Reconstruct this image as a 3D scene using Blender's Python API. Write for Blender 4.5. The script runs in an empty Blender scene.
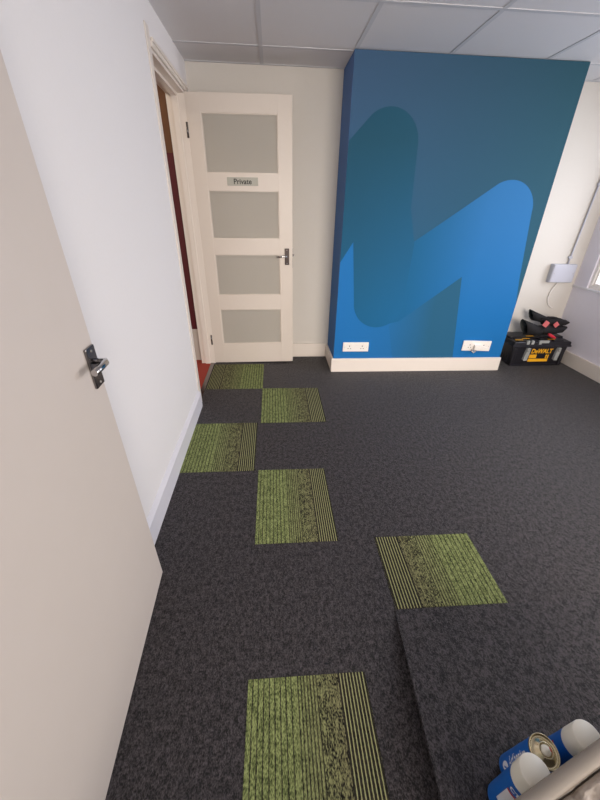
import bpy, bmesh, math, random
from mathutils import Vector, Matrix, noise
from math import radians as rad, sin, cos, pi
random.seed(7)
S = bpy.context.scene
COL = S.collection

# ------------------------------------------------------------------ camera, world, light, exposure
PITCH, YAW, ROLL, F_PX, CAM_H = 0.49882, 0.08040, 0.02335, 356.26, 1.30
fw = Vector((sin(YAW) * cos(PITCH), cos(YAW) * cos(PITCH), -sin(PITCH)))
rt = Vector((cos(YAW), -sin(YAW), 0)); up = rt.cross(fw)
r2 = rt * cos(ROLL) + up * sin(ROLL); u2 = -rt * sin(ROLL) + up * cos(ROLL)
cam = bpy.data.objects.new('camera', bpy.data.cameras.new('camera'))
COL.objects.link(cam); S.camera = cam
cam.data.sensor_fit = 'HORIZONTAL'; cam.data.sensor_width = 36; cam.data.lens = 36 * F_PX / 600
cam.data.clip_start = 0.02
m = Matrix((r2, u2, -fw)).transposed().to_4x4(); m.translation = (0, 0, CAM_H)
cam.matrix_world = m

W = bpy.data.worlds.new('sky'); S.world = W; W.use_nodes = True
W.node_tree.nodes['Background'].inputs[0].default_value = (0.82, 0.90, 1.0, 1)
W.node_tree.nodes['Background'].inputs[1].default_value = 2.0

def area(name, loc, direction, sx, sy, power, col, spread=180):
    l = bpy.data.lights.new(name, 'AREA'); l.shape = 'RECTANGLE'; l.size = sx; l.size_y = sy
    l.energy = power; l.color = col; l.spread = rad(spread)
    o = bpy.data.objects.new(name, l); COL.objects.link(o); o.location = loc
    o.rotation_euler = Vector(direction).to_track_quat('-Z', 'Y').to_euler()
    return o
area('window_daylight', (3.25, 2.05, 1.38), (-1, 0, -0.35), 1.5, 1.2, 31, (0.88, 0.89, 1.0), 150)
area('window_daylight_near', (3.25, -0.30, 1.38), (-1, 0.25, -0.35), 1.4, 1.2, 38, (1.0, 0.91, 0.84), 150)  # added fill for the near end, shining through an unseen window
area('rear_window_daylight', (1.25, -2.0, 1.38), (0.0, 1, -0.22), 2.1, 1.2, 40, (1.0, 0.89, 0.78), 75)  # warm fill added behind the camera, no known source
area('hall_lamp_light', (-1.3, 2.6, 2.35), (0, 0, -1), 0.5, 0.5, 6, (1.0, 0.82, 0.65))  # no lamp known here; small fill added to light the hall

S.view_settings.view_transform = 'Standard'; S.view_settings.look = 'None'
S.view_settings.gamma = 1; S.view_settings.use_curve_mapping = False
S.view_settings.exposure = -0.20

# ------------------------------------------------------------------ materials
def lin(c):
    f = lambda v: (v / 255) / 12.92 if v / 255 <= 0.04045 else ((v / 255 + 0.055) / 1.055) ** 2.4
    return (f(c[0]), f(c[1]), f(c[2]), 1)

class NT:
    def __init__(s, name):
        s.m = bpy.data.materials.new(name); s.m.use_nodes = True
        s.t = s.m.node_tree; s.b = s.t.nodes['Principled BSDF']; s.out = s.t.nodes['Material Output']
    def n(s, typ, **k):
        nd = s.t.nodes.new(typ)
        for a, v in k.items():
            if a.startswith('i_'):
                nd.inputs[int(a[2:]) if a[2:].isdigit() else a[2:].replace('_', ' ')].default_value = v
            else: setattr(nd, a, v)
        return nd
    def l(s, a, b): s.t.links.new(a, b)
    def math(s, op, a, b=None, c=None, clamp=False):
        nd = s.t.nodes.new('ShaderNodeMath'); nd.operation = op; nd.use_clamp = clamp
        for i, v in enumerate((a, b, c)):
            if v is None: continue
            if hasattr(v, 'is_output'): s.l(v, nd.inputs[i])
            else: nd.inputs[i].default_value = v
        return nd.outputs[0]
    def mix(s, fac, a, b):
        nd = s.t.nodes.new('ShaderNodeMix'); nd.data_type = 'RGBA'
        for i, v in ((0, fac), (6, a), (7, b)):
            if hasattr(v, 'is_output'): s.l(v, nd.inputs[i])
            else: nd.inputs[i].default_value = v
        return nd.outputs[2]

def plain(name, c, rough=0.5, metal=0.0, bump=0.0, bscale=60, var=0.0, spec=None, coat=0):
    N = NT(name); N.b.inputs['Roughness'].default_value = rough; N.b.inputs['Metallic'].default_value = metal
    N.b.inputs['Base Color'].default_value = lin(c)
    if spec is not None: N.b.inputs['Specular IOR Level'].default_value = spec
    if coat: N.b.inputs['Coat Weight'].default_value = coat
    tc = N.n('ShaderNodeTexCoord'); ns = N.n('ShaderNodeTexNoise'); ns.inputs['Scale'].default_value = bscale
    ns.inputs['Detail'].default_value = 3; N.l(tc.outputs['Object'], ns.inputs['Vector'])
    if var:
        a = lin(c); b = tuple(v * (1 - var) for v in a[:3]) + (1,)
        N.l(N.mix(ns.outputs[0], a, b), N.b.inputs['Base Color'])
    if bump:
        bp = N.n('ShaderNodeBump'); bp.inputs['Strength'].default_value = bump; bp.inputs['Distance'].default_value = 0.002
        N.l(ns.outputs[0], bp.inputs['Height']); N.l(bp.outputs[0], N.b.inputs['Normal'])
    return N.m

M = {}
M['wall'] = plain('white_wall_paint', (238, 234, 233), 0.75, bump=0.12, bscale=90, var=0.03)
M['wall_back'] = plain('cream_wall_paint', (214, 208, 200), 0.75, bump=0.12, bscale=90, var=0.03)
M['wall_right'] = plain('lilac_white_wall_paint', (236, 231, 240), 0.75, bump=0.12, bscale=90, var=0.03)
M['gloss'] = plain('satin_white_woodwork', (232, 222, 212), 0.35, var=0.02)
M['gloss_cool'] = plain('satin_white_skirting', (226, 224, 230), 0.35, var=0.02)
M['door'] = plain('cream_white_door_paint', (220, 209, 198), 0.4, bump=0.05, bscale=30, var=0.03)
M['fgdoor'] = plain('white_flush_door_paint', (212, 201, 192), 0.45, bump=0.05, bscale=12, var=0.03)
M['tile'] = plain('ceiling_tile_board', (222, 219, 220), 0.9, bump=0.25, bscale=220, var=0.06)
M['tbar'] = plain('ceiling_grid_metal', (200, 199, 202), 0.7)
M['red_carpet'] = plain('red_hall_carpet', (176, 66, 50), 0.95, bump=0.5, bscale=300, var=0.3)
M['darkred'] = plain('dark_red_paint', (92, 22, 30), 0.5)
M['brown'] = plain('brown_timber', (120, 78, 44), 0.5, var=0.3, bscale=14)
M['chrome'] = plain('polished_chrome', (190, 188, 188), 0.12, metal=1)
M['darkchrome'] = plain('dark_chrome', (128, 124, 124), 0.18, metal=1)
M['bronze'] = plain('dark_bronze_backplate', (62, 54, 52), 0.3, metal=0.8)
M['steel'] = plain('brushed_steel', (176, 172, 166), 0.32, metal=1)
M['tin'] = plain('tin_plate', (212, 200, 168), 0.25, metal=1)
M['plastic_white'] = plain('white_plastic', (236, 230, 224), 0.3)
M['plastic_grey'] = plain('pale_grey_plastic', (184, 184, 194), 0.4)
M['cap'] = plain('ivory_white_cap_plastic', (250, 246, 232), 0.4)
M['blueprint'] = plain('blue_printed_can', (30, 106, 196), 0.3, var=0.1)
M['white_print'] = plain('white_print', (232, 232, 236), 0.4)
M['red_print'] = plain('red_print', (200, 50, 48), 0.4)
M['black_plastic'] = plain('black_moulded_plastic', (26, 25, 32), 0.42, bump=0.2, bscale=120)
M['black_cloth'] = plain('black_webbing_cloth', (24, 23, 27), 0.8, bump=0.6, bscale=160, var=0.3)
M['dark_lining'] = plain('dark_grey_lining', (62, 66, 66), 0.6)
M['yellow'] = plain('yellow_print', (244, 178, 30), 0.45)
M['pink'] = plain('salmon_pink_patch', (214, 110, 112), 0.7)
M['redplastic'] = plain('red_rubber', (208, 44, 62), 0.45)
M['latch'] = plain('grey_latch_plastic', (160, 162, 160), 0.35)
M['blacktext'] = plain('black_lettering', (30, 28, 28), 0.5)
M['signplate'] = plain('brushed_sign_plate', (168, 166, 156), 0.5, metal=0.2)
M['cable'] = plain('white_cable', (226, 220, 216), 0.5)

def frosted():
    N = NT('frosted_glass')
    N.b.inputs['Base Color'].default_value = lin((206, 200, 190))
    N.b.inputs['Roughness'].default_value = 0.55; N.b.inputs['Transmission Weight'].default_value = 0.35
    N.b.inputs['IOR'].default_value = 1.2
    tc = N.n('ShaderNodeTexCoord'); ns = N.n('ShaderNodeTexNoise', i_Scale=240.0); N.l(tc.outputs['Object'], ns.inputs['Vector'])
    bp = N.n('ShaderNodeBump', i_Strength=0.2); bp.inputs['Distance'].default_value = 0.001
    N.l(ns.outputs[0], bp.inputs['Height']); N.l(bp.outputs[0], N.b.inputs['Normal'])
    return N.m
M['frosted'] = frosted()

def window_glass():
    N = NT('clear_window_glass'); tr = N.n('ShaderNodeBsdfTransparent'); gl = N.n('ShaderNodeBsdfGlossy', i_Roughness=0.03)
    lw = N.n('ShaderNodeLayerWeight', i_Blend=0.15); mx = N.n('ShaderNodeMixShader')
    N.l(N.math('MULTIPLY', lw.outputs['Fresnel'], 0.5), mx.inputs[0]); N.l(tr.outputs[0], mx.inputs[1]); N.l(gl.outputs[0], mx.inputs[2])
    N.l(mx.outputs[0], N.out.inputs[0]); return N.m
M['glass'] = window_glass()

def polythene(name, c, alpha, rough=0.35, bump=0.0, bs=14):
    N = NT(name); N.b.inputs['Base Color'].default_value = lin(c); N.b.inputs['Roughness'].default_value = rough
    tr = N.n('ShaderNodeBsdfTransparent'); tl = N.n('ShaderNodeBsdfTranslucent'); tl.inputs[0].default_value = lin(c)
    m1 = N.n('ShaderNodeMixShader'); m1.inputs[0].default_value = 0.3; N.l(N.b.outputs[0], m1.inputs[1]); N.l(tl.outputs[0], m1.inputs[2])
    m2 = N.n('ShaderNodeMixShader'); m2.inputs[0].default_value = alpha; N.l(tr.outputs[0], m2.inputs[1]); N.l(m1.outputs[0], m2.inputs[2])
    N.l(m2.outputs[0], N.out.inputs[0])
    if bump:
        tc = N.n('ShaderNodeTexCoord'); ns = N.n('ShaderNodeTexNoise', i_Scale=float(bs), i_Distortion=1.5); N.l(tc.outputs['Object'], ns.inputs['Vector'])
        bp = N.n('ShaderNodeBump', i_Strength=bump); bp.inputs['Distance'].default_value = 0.01
        N.l(ns.outputs[0], bp.inputs['Height']); N.l(bp.outputs[0], N.b.inputs['Normal'])
    return N.m
M['tub'] = polythene('translucent_tub_plastic', (160, 150, 140), 0.88, 0.6)
M['sheet'] = polythene('crumpled_polythene', (172, 160, 150), 0.9, 0.3, 0.6, 22)

def carpet(name, dark, light, stretch=(1, 1)):
    N = NT(name); tc = N.n('ShaderNodeTexCoord'); mp = N.n('ShaderNodeMapping')
    mp.inputs['Scale'].default_value = (stretch[0], stretch[1], 1); N.l(tc.outputs['Object'], mp.inputs[0])
    n1 = N.n('ShaderNodeTexNoise', i_Scale=320.0, i_Detail=2.0); N.l(mp.outputs[0], n1.inputs['Vector'])
    n2 = N.n('ShaderNodeTexNoise', i_Scale=150.0, i_Detail=3.0); N.l(mp.outputs[0], n2.inputs['Vector'])
    n3 = N.n('ShaderNodeTexNoise', i_Scale=62.0, i_Detail=4.0, i_Roughness=0.7); N.l(mp.outputs[0], n3.inputs['Vector'])
    f = N.math('ADD', N.math('ADD', N.math('MULTIPLY', n1.outputs[0], 0.38), N.math('MULTIPLY', n2.outputs[0], 0.28)), N.math('MULTIPLY', n3.outputs[0], 0.34))
    f = N.math('MULTIPLY', N.math('SUBTRACT', f, 0.445), 6.5, clamp=True)
    N.l(N.mix(f, lin(dark), lin(light)), N.b.inputs['Base Color'])
    N.b.inputs['Roughness'].default_value = 0.62; N.b.inputs['Specular IOR Level'].default_value = 0.4
    N.b.inputs['Sheen Weight'].default_value = 0.12; N.b.inputs['Sheen Roughness'].default_value = 0.3
    bp = N.n('ShaderNodeBump', i_Strength=0.7); bp.inputs['Distance'].default_value = 0.003
    N.l(f, bp.inputs['Height']); N.l(bp.outputs[0], N.b.inputs['Normal'])
    return N, f
M['carpet'] = carpet('charcoal_loop_carpet', (14, 13, 13), (84, 77, 80), (1.0, 0.6))[0].m

def green_carpet():
    # UV.x runs from the solid green side (0) to the dark pinstriped side (1)
    N = NT('green_striped_carpet')
    uv = N.n('ShaderNodeUVMap'); sp = N.n('ShaderNodeSeparateXYZ'); N.l(uv.outputs[0], sp.inputs[0]); u = sp.outputs[0]
    tc = N.n('ShaderNodeTexCoord'); mp = N.n('ShaderNodeMapping'); mp.inputs['Scale'].default_value = (1, 0.35, 1); N.l(tc.outputs['Object'], mp.inputs[0])
    n1 = N.n('ShaderNodeTexNoise', i_Scale=380.0, i_Detail=2.0); N.l(mp.outputs[0], n1.inputs['Vector'])
    n2 = N.n('ShaderNodeTexNoise', i_Scale=90.0, i_Detail=4.0, i_Roughness=0.7); N.l(mp.outputs[0], n2.inputs['Vector'])
    nn = N.math('ADD', N.math('MULTIPLY', n1.outputs[0], 0.6), N.math('MULTIPLY', n2.outputs[0], 0.4))
    speck = N.math('MULTIPLY', N.math('SUBTRACT', nn, 0.40), 5.0, clamp=True)
    uu = N.math('ADD', u, N.math('MULTIPLY', N.math('SUBTRACT', n1.outputs[0], 0.5), 0.006))
    def stripes(freq, duty): return N.math('LESS_THAN', N.math('FRACT', N.math('MULTIPLY', uu, freq)), duty)
    def sel(g, a, b): return N.math('ADD', N.math('MULTIPLY', a, N.math('SUBTRACT', 1.0, g)), N.math('MULTIPLY', b, g))
    soft = N.math('MULTIPLY', N.math('SUBTRACT', nn, 0.44), 9.0, clamp=True)
    zA = stripes(22.0, 0.80); zB = stripes(38.0, 0.62); zD = stripes(36.0, 0.32)
    zC = N.math('MULTIPLY', soft, N.math('ADD', N.math('MULTIPLY', stripes(40.0, 0.55), 0.35), 0.65))
    g1 = N.math('GREATER_THAN', u, 0.40); g2 = N.math('GREATER_THAN', u, 0.58); g3 = N.math('GREATER_THAN', u, 0.76)
    st = sel(g3, sel(g2, sel(g1, zA, zB), zC), zD)
    st = N.math('ADD', N.math('MULTIPLY', st, 0.82), N.math('MULTIPLY', sel(g3, soft, 0.0), 0.18))
    green = N.mix(speck, lin((78, 88, 50)), lin((156, 166, 108)))
    green = N.mix(N.math('MULTIPLY', N.math('SUBTRACT', u, 0.35), 1.6, clamp=True), green, lin((136, 126, 96)))
    pale = N.mix(g3, green, lin((172, 172, 122)))
    N.l(N.mix(st, N.mix(speck, lin((28, 28, 24)), lin((62, 58, 50))), pale), N.b.inputs['Base Color'])
    N.b.inputs['Roughness'].default_value = 0.95; N.b.inputs['Specular IOR Level'].default_value = 0.15
    bp = N.n('ShaderNodeBump', i_Strength=0.6); bp.inputs['Distance'].default_value = 0.002
    N.l(speck, bp.inputs['Height']); N.l(bp.outputs[0], N.b.inputs['Normal'])
    return N.m
M['green_carpet'] = green_carpet()

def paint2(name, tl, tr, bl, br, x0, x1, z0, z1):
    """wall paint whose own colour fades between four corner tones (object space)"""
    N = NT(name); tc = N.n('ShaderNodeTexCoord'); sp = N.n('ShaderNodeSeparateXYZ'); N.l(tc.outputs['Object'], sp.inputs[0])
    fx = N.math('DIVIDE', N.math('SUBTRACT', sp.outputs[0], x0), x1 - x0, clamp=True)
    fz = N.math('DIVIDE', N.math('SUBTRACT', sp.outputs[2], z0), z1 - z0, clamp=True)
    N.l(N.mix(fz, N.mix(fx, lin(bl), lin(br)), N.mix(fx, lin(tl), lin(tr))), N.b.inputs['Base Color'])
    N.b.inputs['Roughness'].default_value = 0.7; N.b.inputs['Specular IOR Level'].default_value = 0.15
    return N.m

# ------------------------------------------------------------------ mesh helpers
class MB:
    def __init__(s): s.bm = bmesh.new(); s.uv = None
    def _mark(s, fs, mi):
        for f in fs: f.material_index = mi
    def box(s, x0, x1, y0, y1, z0, z1, mi=0, bev=0.0, mat=None):
        g = bmesh.ops.create_cube(s.bm, size=1); vs = g['verts']
        for v in vs: v.co = Vector(((x0 + x1) / 2 + v.co.x * (x1 - x0), (y0 + y1) / 2 + v.co.y * (y1 - y0), (z0 + z1) / 2 + v.co.z * (z1 - z0)))
        fs = set(f for v in vs for f in v.link_faces)
        if bev:
            es = list(set(e for v in vs for e in v.link_edges))
            r = bmesh.ops.bevel(s.bm, geom=es, offset=bev, segments=2, affect='EDGES', profile=0.5)
            fs = set(f for f in fs if f.is_valid) | set(r['faces']); vs = list(set(v for f in fs for v in f.verts))
        s._mark(fs, mi)
        if mat is not None: bmesh.ops.transform(s.bm, matrix=mat, verts=list(vs))
        return s
    def lathe(s, prof, loc=(0, 0, 0), seg=40, mi=0, mat=None, smooth=True):
        rings = []
        for r, z in prof:
            if r < 1e-6: rings.append([s.bm.verts.new((0, 0, z))])
            else: rings.append([s.bm.verts.new((r * cos(2 * pi * k / seg), r * sin(2 * pi * k / seg), z)) for k in range(seg)])
        fs = []
        for a, b in zip(rings, rings[1:]):
            for k in range(seg):
                k2 = (k + 1) % seg
                if len(a) == 1 and len(b) == 1: continue
                if len(a) == 1: fs.append(s.bm.faces.new((a[0], b[k2], b[k])))
                elif len(b) == 1: fs.append(s.bm.faces.new((a[k], a[k2], b[0])))
                else: fs.append(s.bm.faces.new((a[k], a[k2], b[k2], b[k])))
        vs = [v for r in rings for v in r]
        M4 = Matrix.Translation(loc) @ (mat if mat is not None else Matrix())
        bmesh.ops.transform(s.bm, matrix=M4, verts=vs)
        s._mark(fs, mi)
        for f in fs: f.smooth = smooth
        return s
    def tube(s, pts, r, seg=10, mi=0, flat=1.0):
        pts = [Vector(p) for p in pts]; rings = []
        rr = r if isinstance(r, (list, tuple)) else [r] * len(pts)
        ref = Vector((0, 0, 1))
        for i, p in enumerate(pts):
            t = (pts[min(i + 1, len(pts) - 1)] - pts[max(i - 1, 0)]).normalized()
            a = t.cross(ref)
            if a.length < 1e-3: a = t.cross(Vector((0, 1, 0)))
            a.normalize(); b = t.cross(a)
            rings.append([s.bm.verts.new(p + (a * cos(2 * pi * k / seg) + b * sin(2 * pi * k / seg) * flat) * rr[i]) for k in range(seg)])
        for A, B in zip(rings, rings[1:]):
            for k in range(seg):
                f = s.bm.faces.new((A[k], A[(k + 1) % seg], B[(k + 1) % seg], B[k])); f.smooth = True; f.material_index = mi
        for R_ in (rings[0][::-1], rings[-1]):
            f = s.bm.faces.new(R_); f.material_index = mi
        return s
    def poly(s, pts, d, mi=0):
        """prism: polygon pts swept by vector d"""
        a = [s.bm.verts.new(p) for p in pts]; b = [s.bm.verts.new(Vector(p) + Vector(d)) for p in pts]
        fs = [s.bm.faces.new(a), s.bm.faces.new(b[::-1])]
        for k in range(len(a)):
            k2 = (k + 1) % len(a); fs.append(s.bm.faces.new((a[k2], a[k], b[k], b[k2])))
        s._mark(fs, mi); return s
    def build(s, name, mats, parent=None, loc=(0, 0, 0), rot=(0, 0, 0), kind=None):
        bmesh.ops.recalc_face_normals(s.bm, faces=s.bm.faces)
        me = bpy.data.meshes.new(name); s.bm.to_mesh(me); s.bm.free()
        for mt in (mats if isinstance(mats, (list, tuple)) else [mats]): me.materials.append(mt)
        o = bpy.data.objects.new(name, me); COL.objects.link(o); o.parent = parent; o.location = loc; o.rotation_euler = rot
        if kind: o['kind'] = kind
        return o

def struct(mb, name, mats, parent=None, loc=(0, 0, 0), rot=(0, 0, 0)):
    return mb.build(name, mats, parent, loc, rot, None if parent else 'structure')

def tag(o, label, cat=None, group=None):
    o['label'] = label
    if cat: o['category'] = cat
    if group: o['group'] = group
    return o

def empty(name, loc=(0, 0, 0), rot=(0, 0, 0)):
    o = bpy.data.objects.new(name, None); COL.objects.link(o); o.location = loc; o.rotation_euler = rot
    o.empty_display_size = 0.1; return o

def text(name, body, size, mat, parent, loc, rot, depth=0.0006, sx=1.0, shear=0.0, bold=0.0):
    c = bpy.data.curves.new(name, 'FONT'); c.body = body; c.size = size; c.extrude = depth; c.align_x = 'CENTER'; c.align_y = 'CENTER'
    c.shear = shear; c.offset = bold
    t = bpy.data.objects.new(name, c); COL.objects.link(t)
    dg = bpy.context.evaluated_depsgraph_get(); me = bpy.data.meshes.new_from_object(t.evaluated_get(dg))
    bpy.data.objects.remove(t); bpy.data.curves.remove(c)
    me.materials.clear(); me.materials.append(mat)
    for v in me.vertices: v.co.x *= sx
    o = bpy.data.objects.new(name, me); COL.objects.link(o); o.parent = parent; o.location = loc; o.rotation_euler = rot
    return o

# ------------------------------------------------------------------ room dimensions
XL, XR, YB, YN, H = -0.545, 2.83, 3.285, -1.60, 2.15
LEAN = rad(-0.9)             # the old left wall leans slightly outwards

# floor with the raised carpeted ramp in the near right corner
fl = MB()
fl.box(-0.567, XR + 0.02, YN, YB + 0.02, -0.03, 0.0)
RZ = 0.072
def ex(y): return 0.43 - 0.107 * (0.757 - y)
bmf = fl.bm
yk = 0.30
prof = [(0.757, 0.0), (yk, RZ), (YN, RZ)]
L = [bmf.verts.new((ex(y), y, z)) for y, z in prof]; Rr = [bmf.verts.new((XR, y, z)) for y, z in prof]
Lb = [bmf.verts.new((ex(y) + z * 0.35, y, -0.0005)) for y, z in prof]; Rb = [bmf.verts.new((XR, y, -0.002)) for y, z in prof]
for i in range(2):
    bmf.faces.new((L[i], L[i + 1], Rr[i + 1], Rr[i])); bmf.faces.new((L[i], Lb[i], Lb[i + 1], L[i + 1]))
floor = struct(fl, 'floor', M['carpet'])

# walls
wl = MB()
wl.box(-0.12, 0, YN, 2.37, 0, H + 0.02); wl.box(-0.12, 0, 2.3701, 3.1299, 1.965, H + 0.02); wl.box(-0.118, 0, 3.13, YB + 0.1, 0, H + 0.02)
wall_left = struct(wl, 'wall_left', M['wall'], loc=(XL, 0, 0), rot=(0, LEAN, 0))
struct(MB().box(XL - 0.10, XR + 0.15, YB, YB + 0.12, 0, H + 0.02), 'wall_back', M['wall_back'])
wr = MB()
WY0, WY1, WZ0, WZ1 = 1.50, 3.13, 0.70, 1.98
VY0, VY1 = -1.05, 0.45
wr.box(XR, XR + 0.14, YN, YB + 0.1, 0, WZ0); wr.box(XR, XR + 0.14, YN, YB + 0.1, WZ1, H + 0.02)
wr.box(XR, XR + 0.14, WY1, YB + 0.1, WZ0, WZ1); wr.box(XR, XR + 0.14, VY1, WY0, WZ0, WZ1); wr.box(XR, XR + 0.14, YN, VY0, WZ0, WZ1)
struct(wr, 'wall_right', M['wall_right'])
wn = MB(); NX0, NX1 = -0.1, 2.3
wn.box(XL - 0.14, XR + 0.14, YN - 0.12, YN, 0, WZ0); wn.box(XL - 0.14, XR + 0.14, YN - 0.12, YN, WZ1, H + 0.02)
wn.box(XL - 0.14, NX0, YN - 0.12, YN, WZ0, WZ1); wn.box(NX1, XR + 0.14, YN - 0.12, YN, WZ0, WZ1)
struct(wn, 'wall_near', M['wall'])

# chimney breast: painted box with the mural as thin paint layers
CX0, CX1, CY = 0.522, 2.056, 2.912
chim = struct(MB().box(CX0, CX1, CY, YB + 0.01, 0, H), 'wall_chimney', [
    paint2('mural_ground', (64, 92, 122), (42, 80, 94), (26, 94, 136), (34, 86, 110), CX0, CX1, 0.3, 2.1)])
def arc(cx, cz, r, a0, a1, n=20): return [(cx + r * cos(rad(a0 + (a1 - a0) * k / n)), cz + r * sin(rad(a0 + (a1 - a0) * k / n))) for k in range(n + 1)]
def mural(name, pts, order, mat):
    y = CY - 0.0003 * order
    o = MB().poly([(x, y, z) for x, z in pts], (0, 0.0003 * order + 0.001, 0)).build(name, mat, chim); return o
E_ = 0.0005
# bright blue field bottom left
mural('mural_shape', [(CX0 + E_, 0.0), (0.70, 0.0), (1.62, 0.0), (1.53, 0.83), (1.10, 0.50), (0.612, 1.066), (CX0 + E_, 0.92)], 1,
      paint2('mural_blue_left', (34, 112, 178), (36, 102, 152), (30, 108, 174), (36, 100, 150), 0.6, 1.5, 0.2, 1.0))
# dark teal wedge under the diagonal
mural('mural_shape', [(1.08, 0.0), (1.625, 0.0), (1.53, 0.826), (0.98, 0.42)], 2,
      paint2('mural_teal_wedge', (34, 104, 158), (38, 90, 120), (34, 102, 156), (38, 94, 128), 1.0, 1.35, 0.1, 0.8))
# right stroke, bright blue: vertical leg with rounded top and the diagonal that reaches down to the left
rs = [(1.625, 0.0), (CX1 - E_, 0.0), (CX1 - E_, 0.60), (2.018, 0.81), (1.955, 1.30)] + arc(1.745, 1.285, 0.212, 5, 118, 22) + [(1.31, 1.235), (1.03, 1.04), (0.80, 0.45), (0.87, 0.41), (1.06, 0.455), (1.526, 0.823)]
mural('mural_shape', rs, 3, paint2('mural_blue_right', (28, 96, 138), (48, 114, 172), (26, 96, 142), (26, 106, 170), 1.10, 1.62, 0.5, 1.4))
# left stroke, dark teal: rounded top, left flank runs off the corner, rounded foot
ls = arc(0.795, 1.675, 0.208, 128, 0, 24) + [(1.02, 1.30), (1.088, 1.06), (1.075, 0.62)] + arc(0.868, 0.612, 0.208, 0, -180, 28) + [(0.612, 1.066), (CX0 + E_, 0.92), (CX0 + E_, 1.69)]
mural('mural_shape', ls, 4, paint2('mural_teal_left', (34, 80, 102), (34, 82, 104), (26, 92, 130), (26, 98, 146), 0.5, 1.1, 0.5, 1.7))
# diagonal between the strokes fades from the foot to the bright leg
# painted side return
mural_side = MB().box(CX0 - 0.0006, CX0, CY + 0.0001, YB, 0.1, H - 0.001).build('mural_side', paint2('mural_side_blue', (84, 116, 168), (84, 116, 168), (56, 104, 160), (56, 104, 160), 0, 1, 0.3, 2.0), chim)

# ceiling: boards and exposed grid
ceil = struct(MB().box(-0.72, XR + 0.14, YN - 0.1, YB + 0.1, H + 0.0035, H + 0.05), 'ceiling', M['tile'])
cg = MB()
for x in (-0.054, 0.532, 1.13, 1.767, 2.37):
    cg.box(x - 0.012, x + 0.012, YN, YB, H + 0.001, H + 0.02)
for y in (2.955, 2.335, 1.735, 1.135, 0.535, -0.065, -0.665, -1.265):
    cg.box(-0.60, XR, y - 0.012, y + 0.012, H + 0.0005, H + 0.02)
cg.box(-0.60, XR, YB - 0.02, YB, H + 0.0, H + 0.02); cg.box(XR - 0.02, XR, YN, YB, H + 0.0, H + 0.02)
cg.build('ceiling_grid', M['tbar'], ceil)

# baseboards
def skirt_profile_box(mb, x0, x1, y0, y1, h=0.125): mb.box(x0, x1, y0, y1, 0, h, bev=0.003)
SB = 0.018
b = MB(); b.poly([(0, YN, 0), (SB, YN, 0), (SB, YN, 0.106), (SB - 0.004, YN, 0.110), (0.003, YN, 0.128), (0, YN, 0.128)], (0, 2.31 - YN, 0)); struct(b, 'baseboard_left', M['gloss_cool'], loc=(XL, 0, 0), rot=(0, LEAN, 0))
b = MB(); skirt_profile_box(b, -0.42, CX0 - SB, YB - SB, YB, 0.13); struct(b, 'baseboard_back', M['gloss'])
b = MB(); skirt_profile_box(b, CX0 - SB, CX1 + 0.006, CY - SB, CY); skirt_profile_box(b, CX0 - SB, CX0 - 0.001, CY - 0.001, YB - SB); skirt_profile_box(b, CX1, CX1 + 0.006, CY, YB - SB)
struct(b, 'baseboard_chimney', M['gloss'])
b = MB(); skirt_profile_box(b, CX1 + SB, XR - SB, YB - SB, YB); struct(b, 'baseboard_alcove', M['gloss'])
b = MB(); skirt_profile_box(b, XR - SB, XR, 0.76, YB); struct(b, 'baseboard_right', M['gloss'])

# door lining and architrave of the opening in the left wall
tr = MB()
tr.box(0, 0.006, 2.316, 2.372, 0, 2.035, bev=0.002); tr.box(0, 0.012, 2.372, 3.19, 1.962, 1.995, bev=0.003); tr.box(0.004, 0.020, 2.372, 3.19, 1.980, 1.997, bev=0.003)
tr.box(0, 0.012, 3.132, 3.19, 0, 1.962, bev=0.003)
struct(tr, 'trim_1', M['gloss'], loc=(XL, 0, 0), rot=(0, LEAN, 0))
jb = MB()
jb.box(-0.125, 0.0, 2.36, 2.372, 0, 1.952); jb.box(-0.122, 0.0, 3.118, 3.132, 0, 1.952); jb.box(-0.122, 0.0, 2.36, 3.132, 1.945, 1.962)
jb.box(-0.085, -0.045, 3.106, 3.118, 0, 1.945); jb.box(-0.085, -0.045, 2.372, 3.106, 1.93, 1.945)
struct(jb, 'trim_2', M['gloss'], loc=(XL, 0, 0), rot=(0, LEAN, 0))

# hall seen through the opening
struct(MB().box(-2.0, -0.567, 1.6, 4.3, -0.03, 0.001), 'floor_hall', M['red_carpet'])
hw = MB(); hw.box(-2.0, -0.67, 3.20, 3.3, 0, 0.30, 0); hw.box(-2.0, -0.67, 3.20, 3.3, 0.30, 1.62, 1); hw.box(-2.0, -0.67, 3.20, 3.3, 1.62, 2.45, 2)
struct(hw, 'wall_hall', [M['wall_back'], M['darkred'], M['brown']])
hs = MB(); hs.box(-2.1, -2.0, 1.5, 4.3, 0, 2.45); hs.box(-2.0, -0.7, 1.5, 1.6, 0, 2.45)
struct(hs, 'wall_hall_side', M['wall_back'])
struct(MB().box(-2.1, -0.66, 1.5, 4.3, 2.42, 2.48), 'ceiling_hall', M['tile'])
struct(MB().box(-0.585, -0.552, 2.374, 3.118, 0.0, 0.004, bev=0.001), 'trim_3', M['darkchrome'])

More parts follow.
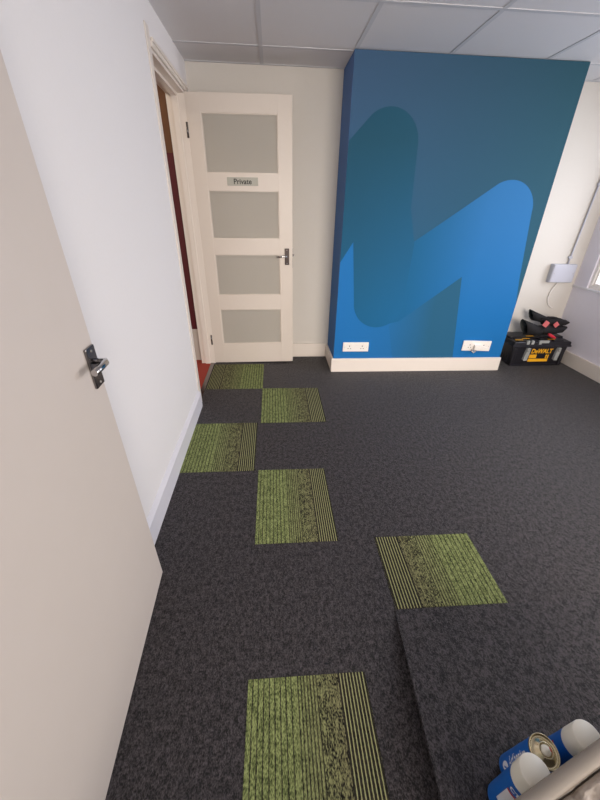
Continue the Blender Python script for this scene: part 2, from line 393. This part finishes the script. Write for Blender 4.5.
# windows: the far one in the right wall, plus two unseen ones added for light
def window(n, y0, y1):
    w = MB(); x0, x1 = XR + 0.015, XR + 0.075; t = 0.030
    w.box(x0, x1, y0, y1, WZ0, WZ0 + t, bev=0.004); w.box(x0, x1, y0, y1, WZ1 - t, WZ1, bev=0.004)
    w.box(x0, x1, y0, y0 + t, WZ0 + t, WZ1 - t, bev=0.004); w.box(x0, x1, y1 - t, y1, WZ0 + t, WZ1 - t, bev=0.004)
    ym = (y0 + y1) / 2; w.box(x0, x1, ym - 0.035, ym + 0.035, WZ0 + t, WZ1 - t, bev=0.004)
    o = struct(w, 'window_%d' % n, M['plastic_white'])
    s = MB()
    for a, c in ((y0 + t, ym - 0.035), (ym + 0.035, y1 - t)):
        s.box(x0 + 0.012, x1 - 0.01, a, c, WZ0 + t, WZ0 + t + 0.015); s.box(x0 + 0.012, x1 - 0.01, a, c, WZ1 - t - 0.015, WZ1 - t)
        s.box(x0 + 0.012, x1 - 0.01, a, a + 0.015, WZ0 + t + 0.015, WZ1 - t - 0.015); s.box(x0 + 0.012, x1 - 0.01, c - 0.015, c, WZ0 + t + 0.015, WZ1 - t - 0.015)
    s.build('window_sash', M['plastic_white'], o)
    g = MB(); g.box(x0 + 0.03, x0 + 0.036, y0 + t, y1 - t, WZ0 + t, WZ1 - t); g.build('window_glass', M['glass'], o)
    return o
window(1, WY0, WY1); window(2, VY0, VY1)  # the second is unseen, added to let in more light near the camera
w3 = MB(); t = 0.03; ya, yb = YN - 0.08, YN - 0.02
w3.box(NX0, NX1, ya, yb, WZ0, WZ0 + t, bev=0.004); w3.box(NX0, NX1, ya, yb, WZ1 - t, WZ1, bev=0.004)
for x in (NX0, (NX0 + NX1) / 2 - t / 2, NX1 - t): w3.box(x, x + t, ya, yb, WZ0 + t, WZ1 - t, bev=0.004)
w3 = struct(w3, 'window_3', M['plastic_white'])  # made-up opening behind the camera, added for the warm fill
MB().box(NX0 + t, NX1 - t, ya + 0.02, ya + 0.026, WZ0 + t, WZ1 - t).build('window_glass', M['glass'], w3)
struct(MB().box(XR - 0.012, XR + 0.015, WY0 - 0.06, YB - 0.001, WZ0 - 0.018, WZ0 + 0.002, bev=0.003), 'trim_4', M['gloss_cool'])

# ------------------------------------------------------------------ lever handle builder (parts)
def lever(parent, loc, rot, pw, ph, length, mplate, mlever, out=0.045, droop=0.0, into=1, zl=0.004, fat=1.0):
    """local frame: x across the door, y out of the door, z up"""
    h = empty('door_handle', loc, rot); h.parent = parent
    p = MB(); p.box(-pw / 2, pw / 2, 0, 0.008, -ph / 2, ph / 2, bev=0.0025)
    p.build('backplate', mplate, h)
    for sz in (-1, 1):
        sc = MB(); sc.lathe([(0, 0), (0.004, 0), (0.004, 0.0015), (0, 0.0025)], seg=12, mat=Matrix.Rotation(-pi / 2, 4, 'X')); sc.build('screw', M['steel'], h, loc=(0, 0.0078, sz * ph * 0.4))
    l = MB()
    l.tube([(0, 0.006, zl), (0, out * 0.55, zl), (into * 0.004, out * 0.9, zl), (into * 0.014, out, zl), (into * length * 0.6, out, zl - droop * 0.6), (into * length, out * 0.96, zl - droop)],
           [v * fat for v in (0.008, 0.007, 0.0085, 0.009, 0.009, 0.0085)], 14)
    l.build('lever', mlever, h)
    return h

# door_1 : glazed door folded back against the far wall
d1 = MB()
Y1 = 3.12; X0, X1, ZT = -0.552, 0.174, 1.955
vx = [(-0.455, 0.064)]
d1h = empty('door_1', (X0, Y1, 0.006), (0, rad(-0.7), 0)); d1h['kind'] = 'structure'
T = 0.038
gl = [(0.185, 0.497), (0.617, 0.940), (1.055, 1.387), (1.496, 1.848)]
gx0, gx1 = 0.098, 0.622; WD = X1 - X0
d1.box(0, gx0, 0, T, 0, ZT - 0.006, bev=0.002); d1.box(gx1, WD, 0, T, 0, ZT - 0.006, bev=0.002)
zz = [0] + [v for g in gl for v in g] + [ZT - 0.006]
for k in range(0, len(zz), 2): d1.box(gx0 - 0.001, gx1 + 0.001, 0.0005, T - 0.0005, zz[k] - (0.006 if k else 0), zz[k + 1] - 0.006 if k < len(zz) - 2 else zz[k + 1])
d1.build('door_leaf', M['door'], d1h)
for a, c in gl:
    pn = MB(); pn.box(gx0 - 0.004, gx1 + 0.004, 0.014, 0.020, a - 0.008, c - 0.003); pn.build('glass_pane', M['frosted'], d1h)
    bd = MB(); a -= 0.006; c -= 0.006; t = 0.006
    bd.box(gx0, gx1, 0.006, 0.014, a, a + t); bd.box(gx0, gx1, 0.006, 0.014, c - t, c); bd.box(gx0, gx0 + t, 0.006, 0.014, a + t, c - t); bd.box(gx1 - t, gx1, 0.006, 0.014, a + t, c - t)
    bd.build('glazing_bead', M['door'], d1h)
lever(d1h, (0.126 - X0 + 0.002, 0, 0.918), (0, 0, pi), 0.036, 0.125, 0.075, M['bronze'], M['chrome'], out=0.04, into=1)
pl = MB(); pl.box(0.243, 0.470, -0.0025, 0, 1.412, 1.466, bev=0.0006); sg = pl.build('door_sign', M['signplate'], d1h); sg['label'] = 'brushed plate lettered Private'
text('sign_lettering', 'Private', 0.048, M['blacktext'], sg, (0.3565, -0.0040, 1.438), (pi / 2, 0, 0), sx=1.0, bold=0.0007)
for z in (0.22, 1.74):
    hb = MB(); hb.box(-0.008, 0.004, -0.004, 0.030, z - 0.045, z + 0.045); hb.lathe([(0, -0.045), (0.006, -0.045), (0.006, 0.045), (0, 0.045)], loc=(-0.004, -0.003, z), seg=12)
    hb.build('hinge', M['darkchrome'], d1h)
lt = MB(); lt.box(WD, WD + 0.002, 0.008, 0.030, 0.83, 0.98); lt.box(WD + 0.002, WD + 0.012, 0.012, 0.026, 0.92, 0.936, bev=0.002); lt.build('latch', M['darkchrome'], d1h)

# door_2 : plain flush door leaf against the left wall in the foreground
ang = math.atan2(0.041, 0.999)
d2 = empty('door_2', (-0.458, 0.958, 0.0)); d2['kind'] = 'structure'
wv = Vector((0.041, -0.999, 0)).normalized(); nv = Vector((0.999, 0.041, 0)).normalized(); th = rad(2.0)
upv = Vector((0, 0, 1)) * cos(th) - nv * sin(th); outv = nv * cos(th) + Vector((0, 0, 1)) * sin(th)
# local frame: x along the leaf towards the camera, y into the wall, z up
mm = Matrix((wv, -outv, upv)).transposed().to_4x4(); mm.translation = (-0.458, 0.958, 0.002); d2.matrix_world = mm
MB().box(0, 0.762, 0, 0.024, 0, 1.96, bev=0.0015).build('door_leaf', M['fgdoor'], d2)
hd = lever(d2, (0.034, 0, 0.906), (0, 0, pi), 0.050, 0.112, 0.085, M['darkchrome'], M['chrome'], out=0.042, into=-1, zl=0.016, fat=1.0)

# ------------------------------------------------------------------ green carpet tiles let into the floor
def ctile(x0, x1, y0, y1, flip, label, slope=False):
    bm = bmesh.new(); uvl = bm.loops.layers.uv.new('UVMap')
    z1 = 0.0022
    n = 6
    vs = []
    g = bmesh.ops.create_cube(bm, size=1)
    for v in g['verts']: v.co = Vector(((x0 + x1) / 2 + v.co.x * (x1 - x0), (y0 + y1) / 2 + v.co.y * (y1 - y0), (-0.001 + z1) / 2 + v.co.z * (z1 + 0.001)))
    for f in bm.faces:
        for l in f.loops:
            u = (l.vert.co.x - x0) / (x1 - x0); u = 1 - u if flip else u
            l[uvl].uv = (min(max(u, 0.0), 1.0), (l.vert.co.y - y0) / (y1 - y0))
    me = bpy.data.meshes.new('carpet_tile'); bm.to_mesh(me); bm.free(); me.materials.append(M['green_carpet'])
    o = bpy.data.objects.new('carpet_tile', me); COL.objects.link(o)
    tag(o, label, 'carpet tile', 'green striped carpet tiles in the charcoal floor'); return o
ctile(-0.550, -0.096, 2.580, 3.080, True, 'green striped carpet tile at the foot of the glazed Private door')
ctile(-0.096, 0.352, 2.062, 2.578, False, 'green striped carpet tile diagonally in front of the doorway tile, nearest the chimney breast')
ctile(-0.527, -0.118, 1.566, 2.062, False, 'green striped carpet tile cut against the left skirting board')
ctile(-0.096, 0.272, 1.072, 1.566, False, 'green striped carpet tile in the middle of the zigzag, right of the white skirting end')
ctile(0.435, 0.865, 0.757, 1.080, True, 'short green striped carpet tile at the top of the ramp, right of all the others')
ctile(-0.095, 0.272, 0.060, 0.565, False, 'nearest green striped carpet tile, cut off by the bottom of the photo')

# ------------------------------------------------------------------ sockets on the chimney breast
def socket(x0, x1, z0, z1, rotz, label):
    w = x1 - x0; h = z1 - z0
    r = empty('wall_socket', ((x0 + x1) / 2, CY - 0.0014, (z0 + z1) / 2), (0, rotz, 0))
    tag(r, label, 'socket', 'double sockets on the chimney breast')
    MB().box(-w / 2, w / 2, -0.012, 0, -h / 2, h / 2, bev=0.003).build('faceplate', M['plastic_white'], r)
    for s in (-1, 1):
        k = MB(); k.box(s * w * 0.25 + 0.018 - 0.006, s * w * 0.25 + 0.018 + 0.006, -0.0155, -0.0115, 0.012, 0.030, bev=0.001); k.build('rocker_switch', M['plastic_white'], r)
        p = MB(); cx = s * w * 0.25
        p.box(cx - 0.0035, cx + 0.0035, -0.0125, -0.0118, 0.004, 0.013); p.box(cx - 0.015, cx - 0.007, -0.0125, -0.0118, -0.016, -0.011); p.box(cx + 0.007, cx + 0.015, -0.0125, -0.0118, -0.016, -0.011)
        p.build('pin_holes', M['blacktext'], r)
    for s in (-1, 1):
        k = MB(); k.lathe([(0, 0), (0.003, 0), (0.003, 0.001), (0, 0.0014)], seg=10, mat=Matrix.Rotation(pi / 2, 4, 'X')); k.build('screw', M['steel'], r, loc=(s * w * 0.43, -0.0118, 0))
    return r
socket(0.597, 0.822, 0.190, 0.273, 0, 'white double wall socket low at the left end of the blue mural')
sk = socket(1.672, 1.930, 0.190, 0.283, rad(1.5), 'white wall socket with a plug in it, low at the blue mural right end')
pg = empty('mains_plug', (1.795, CY - 0.0145, 0.228)); tag(pg, 'white plug pushed into the right-hand socket with a short grey lead', 'plug')
MB().box(-0.026, 0.026, -0.030, 0.0, -0.022, 0.024, bev=0.006).build('plug_body', M['plastic_white'], pg)
MB().tube([(-0.004, -0.018, -0.02), (-0.010, -0.024, -0.034), (-0.026, -0.024, -0.044), (-0.036, -0.018, -0.034), (-0.040, -0.010, -0.020)], 0.006, 10).build('plug_lead', M['steel'], pg)
MB().poly([(0.024, -0.006, 0.018), (0.100, -0.004, -0.004), (0.100, -0.004, -0.018), (0.024, -0.006, -0.016)], (0, -0.012, 0)).build('plug_adapter', M['plastic_white'], pg)

# ------------------------------------------------------------------ surface box, conduit and cable in the alcove
jbx = empty('junction_box', (2.648, YB, 0.805)); tag(jbx, 'pale grey surface-mounted box on the alcove wall beside the window', 'electrical box')
MB().box(-0.112, 0.112, -0.045, 0, -0.08, 0.08, bev=0.005).build('box_body', M['plastic_grey'], jbx)
MB().box(-0.108, 0.108, -0.052, -0.045, -0.076, 0.076, bev=0.003).build('box_cover', M['plastic_grey'], jbx)
for s in (-1, 1): MB().lathe([(0, 0), (0.004, 0), (0.004, 0.001), (0, 0.0014)], seg=10, mat=Matrix.Rotation(pi / 2, 4, 'X')).build('screw', M['steel'], jbx, loc=(s * 0.09, -0.052, 0))
cd = MB(); cd.tube([(2.688, YB - 0.012, 0.886), (2.692, YB - 0.012, 0.94), (2.735, YB - 0.012, H - 0.003)], 0.007, 12)
cd.box(2.672, 2.706, YB - 0.022, YB, 0.93, 0.95, bev=0.003); cd.box(2.70, 2.73, YB - 0.022, YB, 1.5, 1.52, bev=0.003)
tag(cd.build('conduit', M['plastic_grey']), 'thin grey conduit rising from the surface box to the ceiling', 'conduit')
cb = MB(); pts = []
ctrl = [(2.655, YB - 0.012, 0.724), (2.625, YB - 0.010, 0.66), (2.612, YB - 0.008, 0.60), (2.622, YB - 0.008, 0.545), (2.655, YB - 0.008, 0.500), (2.690, YB - 0.008, 0.485)]
for i in range(len(ctrl) - 1):
    for t in (0, .25, .5, .75): 
        p0, p1, p2, p3 = [Vector(ctrl[min(max(i + d, 0), len(ctrl) - 1)]) for d in (-1, 0, 1, 2)]
        pts.append(0.5 * ((2 * p1) + (-p0 + p2) * t + (2 * p0 - 5 * p1 + 4 * p2 - p3) * t * t + (-p0 + 3 * p1 - 3 * p2 + p3) * t ** 3))
pts.append(Vector(ctrl[-1])); cb.tube(pts, 0.0045, 8)
tag(cb.build('cable', M['cable']), 'thin white cable curling out below the surface box', 'cable')

# ------------------------------------------------------------------ toolbox
TB = empty('toolbox', (2.490, 2.996, 0.0), (0, 0, rad(1.0))); TB.scale = (1, 1, 1.17)
tag(TB, 'black plastic toolbox with yellow DeWALT lettering in the alcove corner', 'toolbox')
def taper(mb, wb, db, wt, dt, z0, z1, y0=0.0, bev=0.008, mi=0):
    """box with front face at y=0 at the top, narrower at the bottom"""
    g = bmesh.ops.create_cube(mb.bm, size=1); vs = g['verts']
    for v in vs:
        w, d = (wt, dt) if v.co.z > 0 else (wb, db)
        v.co = Vector((v.co.x * w, y0 + dt / 2 + v.co.y * d, z1 if v.co.z > 0 else z0))
    es = list(set(e for v in vs for e in v.link_edges))
    bmesh.ops.bevel(mb.bm, geom=es, offset=bev, segments=3, affect='EDGES', profile=0.5)
    return mb
bd = taper(MB(), 0.508, 0.215, 0.540, 0.235, 0.004, 0.165)
for sx in (-1, 1):
    bd.box(sx * 0.240 - 0.016, sx * 0.240 + 0.016, -0.003, 0.012, 0.006, 0.15, bev=0.004)      # corner ribs
for k in range(5): bd.box(-0.265, -0.255, 0.05 + k * 0.032, 0.062 + k * 0.032, 0.02, 0.14, bev=0.002)
bd.box(-0.255, 0.255, 0.0, 0.22, 0.0, 0.012, bev=0.003)
bd.build('box_body', M['black_plastic'], TB)
ld = taper(MB(), 0.572, 0.262, 0.560, 0.254, 0.163, 0.205, y0=-0.012)
ld.box(-0.290, 0.290, -0.018, 0.252, 0.163, 0.176, bev=0.004)
ld.box(-0.265, 0.265, 0.088, 0.235, 0.203, 0.222, bev=0.006)
ld.build('box_lid', M['black_plastic'], TB)
for x in (-0.19, -0.075, 0.04, 0.155):   # organiser covers along the front of the lid
    MB().box(x - 0.050, x + 0.050, 0.0, 0.080, 0.204, 0.214, bev=0.003).build('organiser_cover', M['black_plastic'], TB)
for x in (-0.150, -0.105, -0.030):
    MB().box(x - 0.013, x + 0.013, -0.0155, 0.004, 0.186, 0.2165, bev=0.002).build('organiser_catch', M['latch'], TB)
MB().box(-0.02, 0.055, -0.014, 0.004, 0.196, 0.2165, bev=0.002).build('organiser_catch', M['latch'], TB)
for x, a in ((-0.215, 0.02), (-0.125, 0.055), (0.11, 0.03), (-0.06, 0.1)):
    MB().box(x - 0.042, x + 0.032, a, a + 0.014, 0.2135, 0.2155 if a < .08 else 0.2245, bev=0.0005).build('yellow_strip', M['yellow'], TB)
hn = MB(); hn.tube([(-0.09, 0.16, 0.215), (-0.085, 0.16, 0.236), (-0.06, 0.16, 0.242), (0.06, 0.16, 0.242), (0.085, 0.16, 0.236), (0.09, 0.16, 0.215)], 0.009, 10); hn.build('carry_handle', M['black_plastic'], TB)
for x in (-0.128, 0.176):
    l = MB()
    l.poly([(x - 0.020, -0.014, 0.055), (x + 0.018, -0.014, 0.055), (x + 0.021, -0.020, 0.128), (x + 0.018, -0.022, 0.156), (x - 0.012, -0.022, 0.156), (x - 0.017, -0.020, 0.128)], (0, 0.022, 0))
    l.box(x - 0.010, x + 0.014, -0.025, -0.018, 0.128, 0.150, mi=1, bev=0.002); l.box(x - 0.018, x + 0.017, -0.020, -0.012, 0.050, 0.062, bev=0.002)
    l.build('latch', [M['latch'], M['darkchrome']], TB)
FY = -0.0035
tilt = math.atan2(0.010, 0.16)
pn = MB(); pn.box(-0.098, 0.128, 0.0035, 0.012, 0.028, 0.150, bev=0.002); pn.build('label_panel', M['black_plastic'], TB)
text('logo_lettering', 'DeWALT', 0.052, M['yellow'], TB, (0.022, -0.0010, 0.124), (pi / 2, 0, 0), sx=1.0, shear=0.12, bold=0.0012, depth=0.0012)
yl = MB(); yf = 0.0002; ox = 0.022
def qd(mb, x0, x1, z0, z1): mb.poly([(ox + x0, yf, z0), (ox + x1, yf, z0), (ox + x1, yf, z1), (ox + x0, yf, z1)], (0, 0.004, 0))
qd(yl, -0.110, 0.088, 0.036, 0.060); yl.build('yellow_panel', M['yellow'], TB)
yl = MB(); qd(yl, -0.108, -0.036, 0.066, 0.096); yl.build('yellow_panel', M['yellow'], TB)
for x in (0.056, 0.076):
    yl = MB(); qd(yl, x, x + 0.012, 0.064, 0.094); yl.build('yellow_panel', M['yellow'], TB)
# ------------------------------------------------------------------ tool belt heap on the toolbox
BL = empty('tool_pouch', (2.56, 3.10, 0.262)); tag(BL, 'black fabric tool pouches with salmon patches heaped on the toolbox lid', 'tool pouch')
def cup(mouth, foot, r0, r1, flat, nm):
    """open pouch: widening funnel from foot to mouth with an inner lining"""
    a, c = Vector(foot), Vector(mouth); ax = (c - a).normalized(); q = ax.to_track_quat('Z', 'Y').to_matrix().to_4x4(); Ln = (c - a).length
    sc = Matrix.Diagonal((flat, 1, 1, 1)); mb = MB()
    mb.lathe([(0, 0), (r1 * 0.8, 0.0), (r1, 0.012), (r0 * 0.85, Ln * 0.6), (r0, Ln), (r0 - 0.005, Ln)], loc=a, mat=q @ sc, seg=28, mi=0)
    mb.lathe([(r0 - 0.005, Ln), (r0 * 0.8, Ln * 0.6), (r1 * 0.8, Ln * 0.25), (0, Ln * 0.2)], loc=a, mat=q @ sc, seg=28, mi=1)
    for v in mb.bm.verts:                     # mouth cut on a slant: the upper lip runs out to a point
        t = (v.co - a).dot(ax) / Ln
        if t > 0.5:
            off = v.co - (a + ax * t * Ln); v.co += ax * (0.9 * off.z * (t - 0.5) * 2)
    o = mb.build(nm, [M['black_cloth'], M['dark_lining']], BL); return o
cup((-0.255, -0.04, 0.100), (-0.06, -0.02, 0.045), 0.060, 0.042, 0.8, 'pouch')
cup((-0.165, 0.04, 0.190), (0.01, 0.03, 0.135), 0.042, 0.030, 0.9, 'pouch')
def blob(nm, pts, mat, amp=0.006, fr=22):
    mb = MB(); n = len(pts)
    mb.tube([p[:3] for p in pts], [p[3] for p in pts], 18, flat=pts[0][4] if len(pts[0]) > 4 else 1)
    bmesh.ops.subdivide_edges(mb.bm, edges=mb.bm.edges[:], cuts=1, use_grid_fill=True)
    for v in mb.bm.verts: v.co += Vector((1, 0.6, 1)) * noise.noise(v.co * fr) * amp
    return mb.build(nm, mat, BL)
blob('padded_body', [(-0.11, 0.0, 0.055, 0.030, 0.8), (-0.07, 0, 0.060, 0.048), (0.0, 0, 0.062, 0.055), (0.08, 0, 0.062, 0.052), (0.15, 0, 0.066, 0.040), (0.20, 0, 0.082, 0.012)], M['black_cloth'])
blob('upper_flap', [(-0.05, 0.02, 0.125, 0.020, 0.9), (-0.02, 0.02, 0.130, 0.038), (0.05, 0.02, 0.130, 0.046), (0.12, 0.02, 0.126, 0.044), (0.18, 0.02, 0.122, 0.028), (0.225, 0.02, 0.120, 0.007)], M['black_cloth'])
bt = MB(); bt.tube([(-0.08, 0.0, 0.165), (-0.03, -0.01, 0.182), (0.03, 0.0, 0.178), (0.08, 0.02, 0.168)], 0.012, 10, flat=0.6); bt.build('strap', M['black_cloth'], BL)
def patch(c, w, h, rot):
    mb = MB(); m4 = Matrix.Translation(c) @ Matrix.Rotation(rot, 4, 'Y')
    mb.box(-w / 2, w / 2, -0.004, 0.004, -h / 2, h / 2, bev=0.003, mat=m4); mb.box(-w * 0.3, w * 0.3, -0.006, 0.004, -h * 0.08, h * 0.08, mat=m4)
    mb.build('fabric_patch', M['pink'], BL)
patch((-0.055, -0.046, 0.128), 0.050, 0.052, 0.5); patch((0.052, -0.040, 0.120), 0.044, 0.042, 0.75)
rh = MB(); rh.tube([(-0.012, -0.064, 0.040), (0.004, -0.070, 0.030), (0.040, -0.074, 0.012), (0.060, -0.076, 0.002)], [0.010, 0.013, 0.013, 0.009], 12)
hdl = rh.build('hand_tool_grip', M['redplastic'], None, loc=(2.56, 3.10, 0.262)); tag(hdl, 'small red rubber grip of a tool lying on the toolbox lid', 'tool grip')

# ------------------------------------------------------------------ cans standing on the ramp landing
def can_body(mb, r, h):
    mb.lathe([(0, 0.002), (r * 0.86, 0.002), (r * 0.93, 0.0), (r * 0.99, 0.004), (r, 0.010), (r, h - 0.010), (r * 0.985, h - 0.005), (r * 0.97, h), (0, h)], seg=56)
def band(r, z0, z1, a0, a1, mi=0, mb=None, n=24):
    mb = mb or MB(); A = [];
    for k in range(n + 1):
        a = rad(a0 + (a1 - a0) * k / n); A.append((mb.bm.verts.new((r * cos(a), r * sin(a), z0)), mb.bm.verts.new((r * cos(a), r * sin(a), z1))))
    for p, q in zip(A, A[1:]):
        f = mb.bm.faces.new((p[0], q[0], q[1], p[1])); f.smooth = True; f.material_index = mi
    return mb
def curved_text(nm, body, size, mat, parent, r, z, ang, vertical=False, shear=0.0, flipd=1):
    o = text(nm, body, size, mat, parent, (0, 0, 0), (0, 0, 0), depth=0.0, shear=shear, bold=0.0006)
    for v in o.data.vertices:
        x, y = v.co.x, v.co.y
        if vertical: x, y = -y * flipd, x * flipd
        a = rad(ang) + x / r; v.co = Vector((r * cos(a), r * sin(a), z + y))
    return o
def can(x, y, label, capped, h=0.165, lean=0.12):
    r = 0.0298
    root = empty('spray_can' if capped else 'aerosol_can')
    upc = (Vector((0, 0, 1)) + lean * Vector((0.30, -0.954, 0))).normalized()      # leaning on the tub
    sx_ = Vector((1, 0, 0)); yy_ = upc.cross(sx_).normalized(); xx_ = yy_.cross(upc)
    mt = Matrix((xx_, yy_, upc)).transposed().to_4x4(); mt.translation = Vector((x, y, RZ + 0.0315 * lean * 0.98)); root.matrix_world = mt
    tag(root, label, 'can', 'blue cans beside the plastic tub')
    mb = MB(); can_body(mb, r, h); mb.build('can_body', M['blueprint'], root)
    if capped:
        c = MB(); c.lathe([(r * 1.0, h - 0.006), (r * 1.015, h - 0.004), (r * 1.015, h + 0.045), (r * 1.0, h + 0.048), (r * 0.97, h + 0.049), (0, h + 0.0492)], seg=56); c.build('can_cap', M['cap'], root)
    else:
        c = MB()
        c.lathe([(r * 0.97, h - 0.002), (r * 1.03, h - 0.001), (r * 1.045, h + 0.002), (r * 1.02, h + 0.006), (r * 0.96, h + 0.005), (r * 0.92, h + 0.001), (r * 0.80, h + 0.001), (r * 0.62, h + 0.008), (r * 0.52, h + 0.010), (r * 0.50, h + 0.013), (r * 0.44, h + 0.013), (r * 0.42, h + 0.009), (0, h + 0.009)], seg=56)
        c.build('can_dome', M['tin'], root)
        v = MB(); v.lathe([(0, h + 0.008), (r * 0.34, h + 0.008), (r * 0.34, h + 0.012), (r * 0.26, h + 0.016), (r * 0.14, h + 0.017), (r * 0.12, h + 0.022), (0, h + 0.0225)], seg=40); v.build('valve_seat', M['cap'], root)
        MB().box(r * 0.20, r * 0.32, -0.0035, 0.0035, h + 0.012, h + 0.0165, bev=0.001).build('valve_tab', M['red_print'], root)
    return root, r, h
# angles: the camera sees the side facing -x -y
c1, r, h = can(0.520, 0.254, 'blue can with ivory cap and white label patch, nearest the bottom edge', True, lean=0.06)
band(r + 0.0004, 0.050, 0.121, 186, 238).build('label_patch', M['white_print'], c1)
band(r + 0.0006, 0.121, 0.127, 186, 250).build('label_stripe', M['red_print'], c1)
curved_text('label_lettering', 'CT1', 0.016, M['white_print'], c1, r + 0.0006, 0.139, 216)
c2, r, h = can(0.574, 0.300, 'uncapped blue can with bare tin dome between the two capped cans', False, h=0.178, lean=0.12)
curved_text('label_lettering', 'Adhesive', 0.026, M['white_print'], c2, r + 0.0005, 0.105, 172, vertical=True, shear=0.3)
e = MB(); pts = [(0.009 * cos(2 * pi * k / 20), 0.014 * sin(2 * pi * k / 20)) for k in range(20)]
vs = [e.bm.verts.new(((r + 0.0006) * cos(rad(176) + px / r), (r + 0.0006) * sin(rad(176) + px / r), 0.040 + pz)) for px, pz in pts]; e.bm.faces.new(vs); e.build('label_emblem', M['white_print'], c2)
c3, r, h = can(0.669, 0.312, 'blue can with ivory cap farthest right, standing apart behind the tub rim', True)
band(r + 0.0004, 0.028, 0.120, 258, 300).build('label_patch', M['latch'], c3)
band(r + 0.0005, 0.104, 0.122, 150, 192).build('label_stripe', M['red_print'], c3)

# ------------------------------------------------------------------ translucent tub in the near right corner, polythene crumpled in it
TU = empty('storage_tub', (0.665, 0.269, RZ)); tag(TU, 'grey translucent plastic storage tub cut off by the bottom right corner', 'storage tub')
dirv = Vector((0.954, 0.300, 0)).normalized(); nrm = Vector((0.300, -0.954, 0)).normalized()
TU.rotation_euler = (0, 0, math.atan2(dirv.y, dirv.x))
# local: x along the rim, -y towards the camera, z up; rim height
RH = 0.34 - RZ; x0, x1, y0, y1 = -0.33, 0.27, -0.40, 0.0
def ring(mb, x0, x1, y0, y1, z, rr=0.04, n=6):
    out = []
    for cx, cy, a in ((x1 - rr, y1 - rr, 0), (x0 + rr, y1 - rr, 90), (x0 + rr, y0 + rr, 180), (x1 - rr, y0 + rr, 270)):
        for k in range(n + 1):
            t = rad(a + 90 * k / n); out.append(mb.bm.verts.new((cx + rr * cos(t), cy + rr * sin(t), z)))
    return out
def loft(mb, rings, mi=0):
    for A, B in zip(rings, rings[1:]):
        for k in range(len(A)):
            f = mb.bm.faces.new((A[k], A[(k + 1) % len(A)], B[(k + 1) % len(A)], B[k])); f.smooth = True; f.material_index = mi
t = MB()
R0 = ring(t, x0 + 0.055, x1 - 0.055, y0 + 0.05, y1 - 0.062, 0.002); R1 = ring(t, x0 + 0.018, x1 - 0.018, y0 + 0.018, y1 - 0.024, RH - 0.012)
R2 = ring(t, x0 + 0.022, x1 - 0.022, y0 + 0.022, y1 - 0.028, RH - 0.012); R3 = ring(t, x0 + 0.059, x1 - 0.059, y0 + 0.054, y1 - 0.066, 0.006)
loft(t, [R0, R1]); loft(t, [R2, R3]); t.bm.faces.new(R0[::-1]); t.bm.faces.new(R3); t.build('tub_body', M['tub'], TU)
t = MB()
loft(t, [ring(t, x0 + 0.016, x1 - 0.016, y0 + 0.016, y1 - 0.022, RH - 0.016), ring(t, x0, x1, y0, y1, RH - 0.020), ring(t, x0 - .001, x1 + .001, y0 - .001, y1 + .001, RH - 0.006), ring(t, x0 + 0.004, x1 - 0.004, y0 + 0.004, y1 - 0.004, RH),
         ring(t, x0 + 0.012, x1 - 0.012, y0 + 0.012, y1 - 0.014, RH + 0.001), ring(t, x0 + 0.020, x1 - 0.020, y0 + 0.020, y1 - 0.022, RH + 0.002), ring(t, x0 + 0.024, x1 - 0.024, y0 + 0.024, y1 - 0.026, RH - 0.003), ring(t, x0 + 0.026, x1 - 0.026, y0 + 0.026, y1 - 0.029, RH - 0.03)])
t.build('tub_rim', M['tub'], TU)
sh = MB(); n1, n2 = 70, 48; grid = []
for i in range(n1 + 1):
    row = []
    for j in range(n2 + 1):
        x = x0 + 0.029 + (x1 - x0 - 0.058) * i / n1; y = y0 + 0.029 + (y1 - y0 - 0.061) * j / n2
        ed = min(i, n1 - i, j, n2 - j) / 8.0
        p = Vector((x * 17 + y * 6, y * 19, 0)); rg = 1 - abs(noise.noise(p)) * 2.2; rg2 = 1 - abs(noise.noise(p * 2.3 + Vector((5, 1, 3)))) * 2
        row.append(sh.bm.verts.new((x, y, RH - 0.024 + 0.014 * rg * min(1, ed + .3) + 0.008 * rg2)))
    grid.append(row)
for i in range(n1):
    for j in range(n2):
        f = sh.bm.faces.new((grid[i][j], grid[i + 1][j], grid[i + 1][j + 1], grid[i][j + 1])); f.smooth = True
so = sh.build('crumpled_lining', M['sheet'], TU)
sm = so.modifiers.new('thick', 'SOLIDIFY'); sm.thickness = 0.001
so['label'] = 'crumpled translucent polythene lining'
